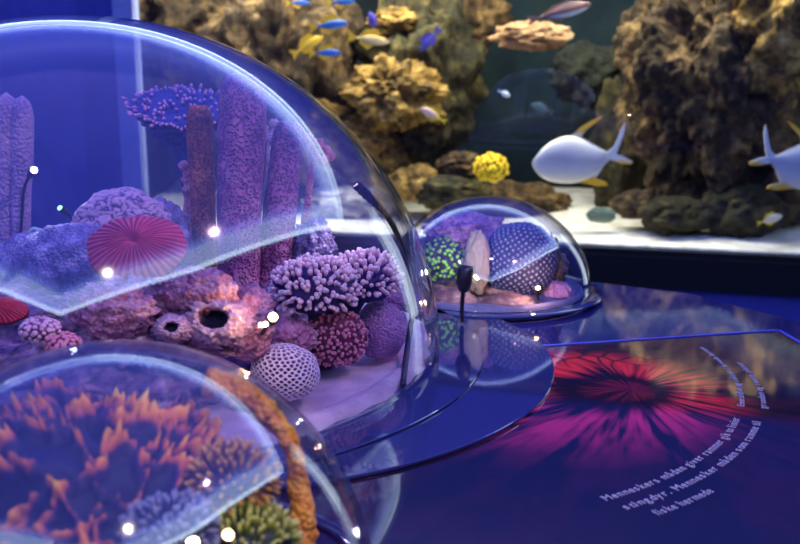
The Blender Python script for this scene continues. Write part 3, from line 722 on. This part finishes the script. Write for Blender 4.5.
tag(link('lump_coral', blob(at(558, 298, 2.09), (.038, .04, .040), 5, .2, 2.4, 5, 8, flat=Z2+.004), gr_m, loc=at(558, 298, 2.09)), 'purple coral lump at the right inside the small dome', 'coral')
tag(link('pale_rock', blob(at(477, 262, 2.05), (.028, .03, .072), 5, .18, 2.2, 5, 9), plain('pale_cream_rock', (.36, .28, .24), .8), loc=at(474, 262, 2.12)), 'pale cream rock column lit by the black lamp in the small dome', 'rock')
gn_m = coral('green_polyp_coral', [(0.1, (.02, .015, .06)), (.55, (.05, .05, .10)), (.80, (.14, .30, .06)), (.93, (.35, .85, .05))], 9, .002, attr=True)
finger_coral('polyp_coral', at(443, 262, 2.10), (.055, .05, .062), gn_m, 'green tipped polyp coral at the left inside the small dome', 260, .008, .0042, 21, -.6, up=0)
vs_m = coral('violet_soft_coral', [(0.3, (.16, .06, .30)), (.55, (.42, .20, .50)), (.75, (.66, .38, .60))], 30, .006, 'bumps', 160)
tag(link('crown_coral', blob(at(470, 234, 2.16), (.100, .06, .045), 5, .3, 3, 5, 11), vs_m, loc=at(468, 228, 2.17)), 'violet soft coral crowning the rock in the small dome', 'coral')
hb_m = coral('blue_honeycomb_plate', [(0.12, (.02, .02, .09)), (.45, (.05, .06, .22)), (.85, (.24, .26, .55))], 40, .001, attr=True, bscale=400)
honeycomb('honeycomb_coral', at(519, 260, 2.10), (.086, .06, .088), hb_m, 'blue dotted honeycomb coral bulging under the small dome', 700, .045, 7, seed=3, rot=(0, .35, 0), raise_=True)
bn_m = coral('dark_brown_ridge_coral', [(0.3, (.05, .03, .03)), (.55, (.18, .11, .08)), (.75, (.34, .24, .16))], 30, .004, 'bumps', 200)
tag(link('ridge_coral', blob(at(553, 266, 2.14), (.022, .035, .068), 5, .35, 3.4, 5, 13, rot=(0, -.2, 0)), bn_m, loc=at(553, 266, 2.14)), 'dark brown upright ridge coral at the right under the small dome', 'coral')
g1 = gnd(462, 322, Z2+.004)
lamp([g1, at(462, 305, g1.y), at(463, 292, g1.y)], at(463, 292, g1.y), at(466, 266, g1.y+.015), .0045, .0170, 'black lamp with a rounded head inside the small far dome', None, at(475, 262, 2.12), 1.6, (1, .92, .75), blunt=True, cone=110)
lamp([at(538, 300, 2.0), at(538, 294, 2.0)], at(538, 294, 2.0), at(538, 288, 1.985), .003, .0065, 'little warm glowing lamp low in the small far dome', lens_o, None, ribs=2)
light('lamp_bulb', 'POINT', at(538, 284, 1.975), (0, 0, 0), .5, (1, .55, .3), shadow_soft_size=.005)
light('lamp_bulb', 'POINT', at(466, 262, g1.y+.04), (0, 0, 0), .5, (1, .95, .8), shadow_soft_size=.005)

# ================================================================== inside the nearest dome
Z3 = .004
lt_m = coral('orange_ridged_coral', [(0.05, (.008, .010, .06)), (.32, (.04, .02, .12)), (.44, (.55, .12, .08)), (.62, (.95, .33, .04)), (.85, (1.0, .68, .10))], 40, .002, attr=True)
def lettuce(c, r, m, label, seed=0, sub=7, freq=3.2, amp=.13):
    bm = ico(sub); c = Vector(c); r = Vector(r); T = []; fl = Vector((seed*3.3, 1.1, 4.7))
    for v in bm.verts:
        n = v.co.normalized(); q = n*freq+fl
        k = noise.noise(q+Vector((noise.noise(q*1.3), noise.noise(q*1.3+fl), 0))*.6)
        g = math.exp(-(k/.085)**2); fr_ = noise.noise(n*26+fl); g *= max(0, .72+.3*noise.noise(n*9+fl)+.45*fr_)
        lump = fbm(n*2+fl, 3)*.10
        v.co = Vector((n.x*r.x, n.y*r.y, n.z*r.z))*(.86+amp*g+lump)+c
        v.co.z = max(v.co.z, Z3+.002); T.append(min(1, g*(.85+.5*noise.noise(n*4))))
    bm.verts.index_update(); mt = MeshT(); mt.add([v.co.copy() for v in bm.verts], [tuple(v.index for v in f.verts) for f in bm.faces], T); bm.free()
    return tag(mt.build('lettuce_coral', m, loc=c), label, 'coral')
lettuce((-.285, .80, .03), (.178, .165, .198), lt_m, 'blurred dark coral with winding orange ridges under the nearest dome', 2, 7, 5.8, .17)
or_m = coral('orange_crust_sponge', [(0.3, (.30, .06, .01)), (.5, (.95, .32, .02)), (.7, (1.0, .55, .06))], 60, .004, 'bumps', 160)
arc = [at(205, 380, .87), at(236, 389, .87), at(270, 415, .87), at(292, 450, .86), at(300, 490, .86), at(302, 530, .85), gnd(300, 575, Z3+.02)]
tag(link('rope_sponge', tube(arc, lambda u: .012+.003*math.sin(u*9), 20, 90, wob=.45, freq=55), or_m, loc=arc[-1]), 'rope of bright orange sponge arching down the right side of the nearest dome', 'sponge')
yl_m = coral('yellow_leaf_coral', [(0.1, (.02, .03, .05)), (.5, (.14, .20, .04)), (.72, (.40, .42, .05)), (.92, (.75, .70, .25))], 50, .001, attr=True)
finger_coral('leaf_coral', at(236, 540, .735), (.050, .03, .020), yl_m, 'yellow green tufted coral low at the front of the nearest dome', 420, .016, .0016, 31, -.5)
finger_coral('leaf_coral', at(232, 478, .76), (.030, .03, .018), coral('orange_tuft_coral', [(0.1, (.02, .015, .08)), (.6, (.16, .05, .06)), (.8, (.55, .25, .04)), (.95, (.8, .55, .1))], 50, .001, attr=True), 'orange tipped tufted coral above the yellow green one', 200, .018, .0016, 32, -.5)
finger_coral('leaf_coral', at(170, 530, .70), (.034, .03, .018), coral('blue_tuft_coral', [(0.1, (.015, .02, .1)), (.6, (.06, .06, .2)), (.95, (.35, .35, .5))], 50, .001, attr=True), 'blue tufted coral left of the yellow green one', 300, .014, .0016, 33, -.5)
lamp([at(221, 548, .64), at(224, 541, .637)], at(224, 541, .637), at(228, 535, .632), .003, .0045, 'small warm glowing lamp at the bottom of the nearest dome', lens_o, None, ribs=2)
light('lamp_bulb', 'POINT', at(226, 520, .625), (0, 0, 0), .25, (1, .8, .5), shadow_soft_size=.006)

# ================================================================== the fish tank
def TY(px, off): # depth of a point 'off' behind the tank glass, seen at column px
    k = (px-400)/FPX/math.cos(PITCH)*1.0
    return (4.9+off)/(1+.28*k)
wsand = NT('white_coral_sand'); o_ = wsand.new('ShaderNodeTexCoord').outputs['Object']
wsand.princ(Base_Color=wsand.ramp(wsand.noise(o_, 9, 5), [(.35, (.62, .58, .50)), (.6, (.88, .86, .80))]), Roughness=.9, Normal=wsand.bump(wsand.noise(o_, 40, 4), .01))
n_ = 60; vs = []; fs = []
for i in range(n_+1):
    for j in range(n_+1):
        x = TX0-.18+(TX1-TX0+.45)*i/n_; y = WY(x)+.05+1.65*j/n_
        vs.append((x, y, TZ0+.012+.10*(j/n_)+.03*noise.noise(Vector((x*2.2, y*2.2, 3)))*min(1, j/12)))
for i in range(n_):
    for j in range(n_): a = i*(n_+1)+j; fs.append((a, a+n_+1, a+n_+2, a+1))
so = tag(link('sand_bed', (vs, fs), wsand.m), 'bright white sand covering the bottom of the fish tank', 'sand', kind='stuff')
md = so.modifiers.new('thick', 'SOLIDIFY'); md.thickness = .02; md.offset = -1

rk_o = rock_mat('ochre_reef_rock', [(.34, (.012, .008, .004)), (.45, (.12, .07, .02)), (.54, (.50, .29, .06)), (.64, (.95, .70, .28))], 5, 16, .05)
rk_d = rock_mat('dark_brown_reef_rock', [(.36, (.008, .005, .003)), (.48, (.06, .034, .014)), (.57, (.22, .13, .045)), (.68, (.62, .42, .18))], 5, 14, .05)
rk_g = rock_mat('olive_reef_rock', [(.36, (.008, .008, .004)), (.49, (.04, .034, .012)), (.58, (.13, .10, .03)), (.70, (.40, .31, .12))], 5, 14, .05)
def trock(px, py, off, rpx, rpy, m, label, seed, amp=.28, freq=2.0, sub=5, depth=None, name='reef_rock', cat='rock', ridge=.0, par=None):
    Y = TY(px, off); c = at(px, py, Y); k = Y/FPX
    r = (rpx*k, depth or min(rpx, rpy)*k*.9, rpy*k)
    b = blob(c, r, sub, amp, freq, 6, seed, ridge=ridge)
    if par is not None: return link('rock_outcrop', b, m, par)
    return tag(link(name, b, m, loc=c), label, cat)
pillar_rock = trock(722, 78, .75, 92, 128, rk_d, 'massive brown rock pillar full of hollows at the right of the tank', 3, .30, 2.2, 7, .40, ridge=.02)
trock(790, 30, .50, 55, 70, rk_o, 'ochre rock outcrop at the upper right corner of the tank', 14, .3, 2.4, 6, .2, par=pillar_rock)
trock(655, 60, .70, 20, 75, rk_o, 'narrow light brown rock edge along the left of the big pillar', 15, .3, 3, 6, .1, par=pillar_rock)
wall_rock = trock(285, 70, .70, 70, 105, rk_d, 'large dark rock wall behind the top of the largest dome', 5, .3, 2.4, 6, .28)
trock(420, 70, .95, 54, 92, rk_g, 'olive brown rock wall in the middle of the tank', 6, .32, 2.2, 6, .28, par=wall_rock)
trock(395, 95, .62, 45, 32, rk_o, 'bright ochre rock ledge under the blue and yellow fish', 7, .35, 2.6, 6, .2, par=wall_rock)
trock(345, 150, .70, 60, 46, rk_o, 'ochre rock slope seen through the right shoulder of the largest dome', 8, .3, 2.4, 6, .22, par=wall_rock)
trock(350, 205, .55, 45, 20, rock_mat('white_rubble', [(.35, (.35, .30, .22)), (.55, (.8, .74, .62)), (.7, (.95, .92, .85))], 8, 20, .03), 'pale rubble mound on the tank sand behind the tall lamp', 9, .3, 3, 5, .2)
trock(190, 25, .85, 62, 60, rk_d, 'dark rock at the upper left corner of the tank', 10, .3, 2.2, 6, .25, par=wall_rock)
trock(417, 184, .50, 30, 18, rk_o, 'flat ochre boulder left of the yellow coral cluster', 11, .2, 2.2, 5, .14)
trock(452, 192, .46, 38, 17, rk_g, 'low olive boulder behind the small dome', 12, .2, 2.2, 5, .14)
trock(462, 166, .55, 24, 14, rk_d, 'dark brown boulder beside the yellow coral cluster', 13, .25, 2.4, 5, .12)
trock(532, 36, .80, 36, 13, rock_mat('tan_ledge_rock', [(.35, (.12, .06, .03)), (.5, (.5, .28, .14)), (.65, (.85, .6, .38))], 7, 18, .03), 'tan rock ledge near the top middle of the tank', 16, .3, 2.6, 5, .1)
trock(400, 22, .80, 30, 14, rk_o, 'small ochre rock shelf at the top of the tank', 17, .3, 2.4, 5, .12, par=wall_rock)
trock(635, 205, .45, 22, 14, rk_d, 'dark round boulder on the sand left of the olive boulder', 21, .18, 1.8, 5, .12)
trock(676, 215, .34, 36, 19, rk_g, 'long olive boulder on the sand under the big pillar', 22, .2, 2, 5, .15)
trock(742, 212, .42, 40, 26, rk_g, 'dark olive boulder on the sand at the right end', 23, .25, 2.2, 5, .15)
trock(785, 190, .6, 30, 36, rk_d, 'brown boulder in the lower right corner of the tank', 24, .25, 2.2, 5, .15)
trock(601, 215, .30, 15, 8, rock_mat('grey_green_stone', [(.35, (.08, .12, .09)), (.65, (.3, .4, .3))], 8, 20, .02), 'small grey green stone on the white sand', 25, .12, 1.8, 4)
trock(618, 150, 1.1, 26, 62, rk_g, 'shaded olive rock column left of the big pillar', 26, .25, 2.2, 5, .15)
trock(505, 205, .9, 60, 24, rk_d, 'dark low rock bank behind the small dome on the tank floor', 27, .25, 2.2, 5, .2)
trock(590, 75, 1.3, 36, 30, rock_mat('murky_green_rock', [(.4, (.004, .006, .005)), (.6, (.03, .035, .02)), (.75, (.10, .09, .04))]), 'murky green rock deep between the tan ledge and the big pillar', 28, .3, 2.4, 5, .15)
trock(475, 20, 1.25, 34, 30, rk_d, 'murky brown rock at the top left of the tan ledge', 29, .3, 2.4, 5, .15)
# yellow coral cluster
yc = coral('yellow_cluster_coral', [(.1, (.16, .05, .0)), (.5, (.55, .25, .0)), (.85, (1.0, .72, .02))], 20, .002, attr=True)  # dark base colour paints shade into the gaps between knobs
cY = TY(491, .33); finger_coral('cluster_coral', at(491, 168, cY), (.080, .06, .062), yc, 'bright yellow ball of knobbly coral on the tank rocks', 150, .030, .0125, 41, -.9, up=0)
# fish ---------------------------------------------------------------
def skin(name, stops, axis='Z', scale=1.0, off=0.0, rough=.35):
    t = NT(name); g = t.new('ShaderNodeTexCoord').outputs['Object']; s = t.new('ShaderNodeSeparateXYZ'); t.l.new(g, s.inputs[0])
    v = t.math('ADD', t.math('MULTIPLY', s.outputs['XYZ'.index(axis)], scale), .5+off)
    v = t.math('ADD', v, t.math('MULTIPLY', t.math('SUBTRACT', t.noise(g, 12, 3), .5), .12))
    t.princ(Base_Color=t.ramp(v, stops), Roughness=rough); return t.m
eye_m = plain('fish_eye', (.01, .01, .01), .2)
def fish(px, py, off, Lpx, prof, fins, body_m, fin_m, label, rotdeg=0, yaw=0, thick=.32, eye=(.12, .05), group=None, cat='fish', name='fish'):
    """prof: list of (u, top, bottom) over the body length, nose at u=0 pointing to -x. fins: name -> (polygon, material or None)"""
    Y = TY(px, off); c = at(px, py, Y); L = Lpx*Y/FPX
    root = empty(name, c, label, cat, group)
    seg = 20; bm = bmesh.new(); rings = []
    P = smoothcurve([(u, t, b) for (u, t, b) in prof], 36)
    for q in P:
        u, t, b = q; h = (t-b)/2; m = (t+b)/2; ring = []
        wd = thick*h*min(1, .35+1.3*math.sin(min(1, max(0, u)+.08)*math.pi)**.6) if h > 0 else 0
        for k in range(seg):
            a = 2*math.pi*k/seg
            ring.append(bm.verts.new(((u-.5)*L, math.cos(a)*max(wd, .004)*L, (m+h*math.sin(a))*L)))
        rings.append(ring)
    for i in range(len(rings)-1):
        for k in range(seg): bm.faces.new((rings[i][k], rings[i][(k+1) % seg], rings[i+1][(k+1) % seg], rings[i+1][k]))
    bm.faces.new(rings[0][::-1]); bm.faces.new(rings[-1]); bmesh.ops.recalc_face_normals(bm, faces=bm.faces)
    def put(nm, bm, m, par=root):
        me = bpy.data.meshes.new(nm); bm.to_mesh(me); bm.free(); o = bpy.data.objects.new(nm, me); COL.objects.link(o); o.parent = par
        me.materials.append(m); me.polygons.foreach_set('use_smooth', [True]*len(me.polygons)); return o
    put('body', bm, body_m)
    for (nm, poly, mm) in fins:
        bm = bmesh.new(); t = .006*L+.0008
        a = [bm.verts.new(((x-.5)*L, -t, z*L)) for x, z in poly]; b = [bm.verts.new(((x-.5)*L, t, z*L)) for x, z in poly]
        bm.faces.new(a); bm.faces.new(b[::-1])
        for i in range(len(poly)): j = (i+1) % len(poly); bm.faces.new((a[j], a[i], b[i], b[j]))
        bmesh.ops.recalc_face_normals(bm, faces=bm.faces); bmesh.ops.triangulate(bm, faces=[f for f in bm.faces if len(f.verts) > 4])
        o = put(nm, bm, mm or fin_m); o.data.polygons.foreach_set('use_smooth', [False]*len(o.data.polygons))
    eu, ez = eye; er = .022*L
    bm = bmesh.new()
    for s in (-1, 1):
        b2 = ico(2)
        hh = [(q[1]-q[2])/2 for q in P if abs(q[0]-eu) < .05] or [.1]
        wd = thick*hh[0]*min(1, .35+1.3*math.sin(min(1, eu+.08)*math.pi)**.6)
        for v in b2.verts: v.co = v.co*er+Vector(((eu-.5)*L, s*wd*L*.85, ez*L))
        merge(bm, b2)
    put('eyes', bm, eye_m)
    root.rotation_euler = (0, R_(rotdeg), R_(yaw))
    return root
silver = skin('silver_fish_skin', [(0.26, (.98, .93, .78)), (.38, (.80, .78, .82)), (.5, (.50, .50, .66)), (.62, (.74, .74, .82)), (.72, (.98, .95, .85))], 'Z', 2.0)  # greyer middle puts soft body shading into the skin colour
yfin = skin('yellow_edged_fin', [(0, (1.0, .45, .01)), (.27, (1, .55, .03)), (.34, (.9, .85, .8)), (.70, (.85, .85, .9)), (.80, (1, .62, .08)), (1, (1.0, .45, .01))], 'Z', 2.0)
tailm = skin('pale_fish_tail', [(0, (1.0, .50, .02)), (.47, (1, .6, .08)), (.51, (.85, .85, .9)), (.9, (.85, .88, .98)), (1, (1, .8, .5))], 'Z', 2.0)
px2 = lambda pts, x0=533, y0=159, L=78: [((x-x0)/L, (y0-y)/L) for x, y in pts]
POMP = [(0, -.03, -.08), (.05, .04, -.17), (.13, .14, -.24), (.25, .23, -.29), (.42, .29, -.31), (.58, .27, -.30), (.75, .18, -.24), (.88, .12, -.11), (.97, .085, -.02), (1.03, .07, .0)]
def pfins():
    return [('dorsal_fin', px2([(566, 139), (574, 133), (582, 126), (590, 121), (600, 117), (594, 123), (585, 130), (580, 137), (594, 145), (606, 153), (580, 150)]), yfin),
            ('anal_fin', px2([(570, 181), (584, 183), (598, 186), (609, 185), (606, 181), (596, 178), (601, 170), (607, 158), (590, 165)]), yfin),
            ('tail_fin', px2([(606, 152), (612, 147), (616, 138), (619, 129), (622, 123), (622, 132), (618, 145), (615, 154), (622, 156), (632, 161), (630, 164), (620, 163), (611, 160), (606, 158)]), tailm)]
fish(572, 159, .30, 78, POMP, pfins(), silver, yfin, 'large silver fish with yellow edged fins swimming left in mid tank', yaw=-5, eye=(.10, -.05), thick=.28)
fish(806, 166, .25, 78, [(1-u, t, b) for (u, t, b) in POMP][::-1], [(n, [(1-x, z) for x, z in p], m) for n, p, m in pfins()], silver, yfin, 'large silver fish cut by the right edge, its forked tail showing', rotdeg=6, yaw=6, eye=(.90, -.05), thick=.28)
OV = [(0, .02, -.02), (.06, .09, -.08), (.2, .19, -.17), (.42, .25, -.22), (.65, .19, -.17), (.88, .07, -.06), (1, .04, -.04)]
def ofins(tail=.16): return [('dorsal_fin', [(.25, .18), (.4, .33), (.7, .28), (.86, .12), (.85, .05), (.5, .12)], None), ('anal_fin', [(.45, -.16), (.6, -.28), (.84, -.14), (.85, -.04), (.6, -.08)], None), ('tail_fin', [(.96, .03), (1.22, tail), (1.16, 0), (1.22, -tail), (.96, -.03)], None)]
pinkf = skin('peach_fish_skin', [(0, (.95, .65, .55)), (.55, (.95, .62, .50)), (.75, (1, .75, .1)), (1, (1, .8, .02))], 'X', 4.5)
yel = plain('yellow_fin', (1, .75, .02), .4)
fish(431, 114, .25, 24, [(u, t*.75, b*.75) for u, t, b in OV], ofins(.12), pinkf, yel, 'small peach coloured fish with a yellow tail above the yellow coral cluster', rotdeg=28)
wf = skin('white_blue_fish_skin', [(0, (.35, .45, .8)), (.5, (.85, .92, 1)), (1, (.9, .95, 1))], 'X', 6.0)
fish(505, 94, .3, 12, OV, ofins(), wf, plain('blue_fin', (.25, .4, .9), .4), 'tiny white and blue fish in the dark middle of the tank', rotdeg=-25, yaw=180+20, thick=.4)
dimf = skin('dusky_blue_fish_skin', [(0, (.03, .06, .12)), (1, (.08, .16, .24))], 'Z', 5)
fish(540, 108, 1.1, 20, OV, ofins(), dimf, plain('dusky_fin', (.03, .06, .1), .5), 'dim dusky blue fish deep in the dark water', rotdeg=20, thick=.35)
strp = skin('striped_fish_skin', [(0, (.9, .9, .92)), (.35, (.85, .85, .9)), (.48, (.12, .08, .09)), (.62, (.5, .25, .22)), (.8, (.1, .08, .1)), (1, (.3, .25, .3))], 'Z', 9)
fish(565, 11, .3, 52, [(1-u, t*.55, b*.55) for u, t, b in OV][::-1], [(n, [(1-x, z*.55) for x, z in p], m) for n, p, m in ofins()], strp, plain('brown_fin', (.3, .16, .14), .5), 'slim striped fish with a white belly at the top edge', rotdeg=-14, eye=(.9, .03))
blu = skin('blue_fusilier_skin', [(0, (.8, .85, .95)), (.28, (.75, .82, .95)), (.42, (.06, .22, .75)), (.6, (.04, .14, .55)), (.72, (.3, .5, .85)), (.9, (.95, .65, .05))], 'Z', 9)
yf2 = plain('golden_fin', (1.0, .62, .03), .4)
slim = [(u, t*.6, b*.6) for u, t, b in OV]
def sfish(px, py, off, L, label, rot=0, flip=True, m=blu, f=yf2, g=None):
    if flip: return fish(px, py, off, L, [(1-u, t, b) for u, t, b in slim][::-1], [(n, [(1-x, z) for x, z in p], mm) for n, p, mm in ofins(.2)], m, f, label, rotdeg=rot, eye=(.9, .03), group=g)
    return fish(px, py, off, L, slim, ofins(.2), m, f, label, rotdeg=rot, group=g)
sfish(332, 25, .25, 32, 'blue fish with a golden tail, middle of the three stacked near the top', -6)
sfish(328, 53, .22, 26, 'blue backed fish with a white belly, lowest of the three stacked', 0)
sfish(343, 2, .3, 24, 'blue and white fish cut by the top edge above the other two', -5)
sfish(300, 3, .4, 20, 'blue fish at the top edge left of the stacked three', 0)
gold = skin('cream_gold_fish_skin', [(0, (.98, .9, .6)), (.5, (1, .78, .35)), (.8, (.95, .5, .12)), (1, (.9, .4, .1))], 'Z', 8)
sfish(372, 40, .3, 34, 'cream and gold fish right of the blue fish', 8, m=gold)
vio = plain('violet_fish_skin', (.10, .08, .55), .4)
fish(372, 20, .35, 16, OV, ofins(), vio, vio, 'small violet blue fish above the cream and gold fish', rotdeg=75, thick=.35)
fish(428, 42, .35, 24, slim, ofins(.2), vio, vio, 'slim violet fish slanting down in front of the middle rocks', rotdeg=-50)
sfish(310, 44, .3, 30, 'golden fish slanting up at the left of the blue fish', -30, m=skin('golden_fish_skin', [(0, (1, .75, .1)), (1, (.9, .55, .03))], 'Z', 8))
cr = skin('cream_fish_skin', [(0, (.98, .85, .6)), (.5, (.95, .8, .65)), (1, (1, .65, .1))], 'X', 5)
fish(772, 219, .22, 22, [(u, t*.85, b*.85) for u, t, b in OV], ofins(.12), cr, yel, 'small round cream fish low over the sand at the right', rotdeg=18, yaw=180, thick=.45)

# ------------------------------------------------------------------ groups of like things
byk = {}
for o in list(S.objects):
    if o.parent is None and 'label' in o and 'group' not in o and o.get('kind') != 'stuff':
        x, y, z = o.location
        if y > 3.5: w_ = 'in the fish tank'
        elif (x-SML[0])**2+(y-SML[1])**2 < SML[2]**2: w_ = 'under the small far dome'
        elif (x-FRT[0])**2+(y-FRT[1])**2 < FRT[2]**2: w_ = 'under the nearest dome'
        else: w_ = 'under the largest dome'
        k = o.name.split('.')[0]
        if k in ('glass_dome', 'base_disc'): w_ = 'on the display table'
        byk.setdefault((k, w_), []).append(o)
for (k, w_), os_ in byk.items():
    if len(os_) > 1:
        k = k.replace('_', ' '); pl = k if k == 'fish' else k+'s'
        for o in os_: o['group'] = pl+' '+w_
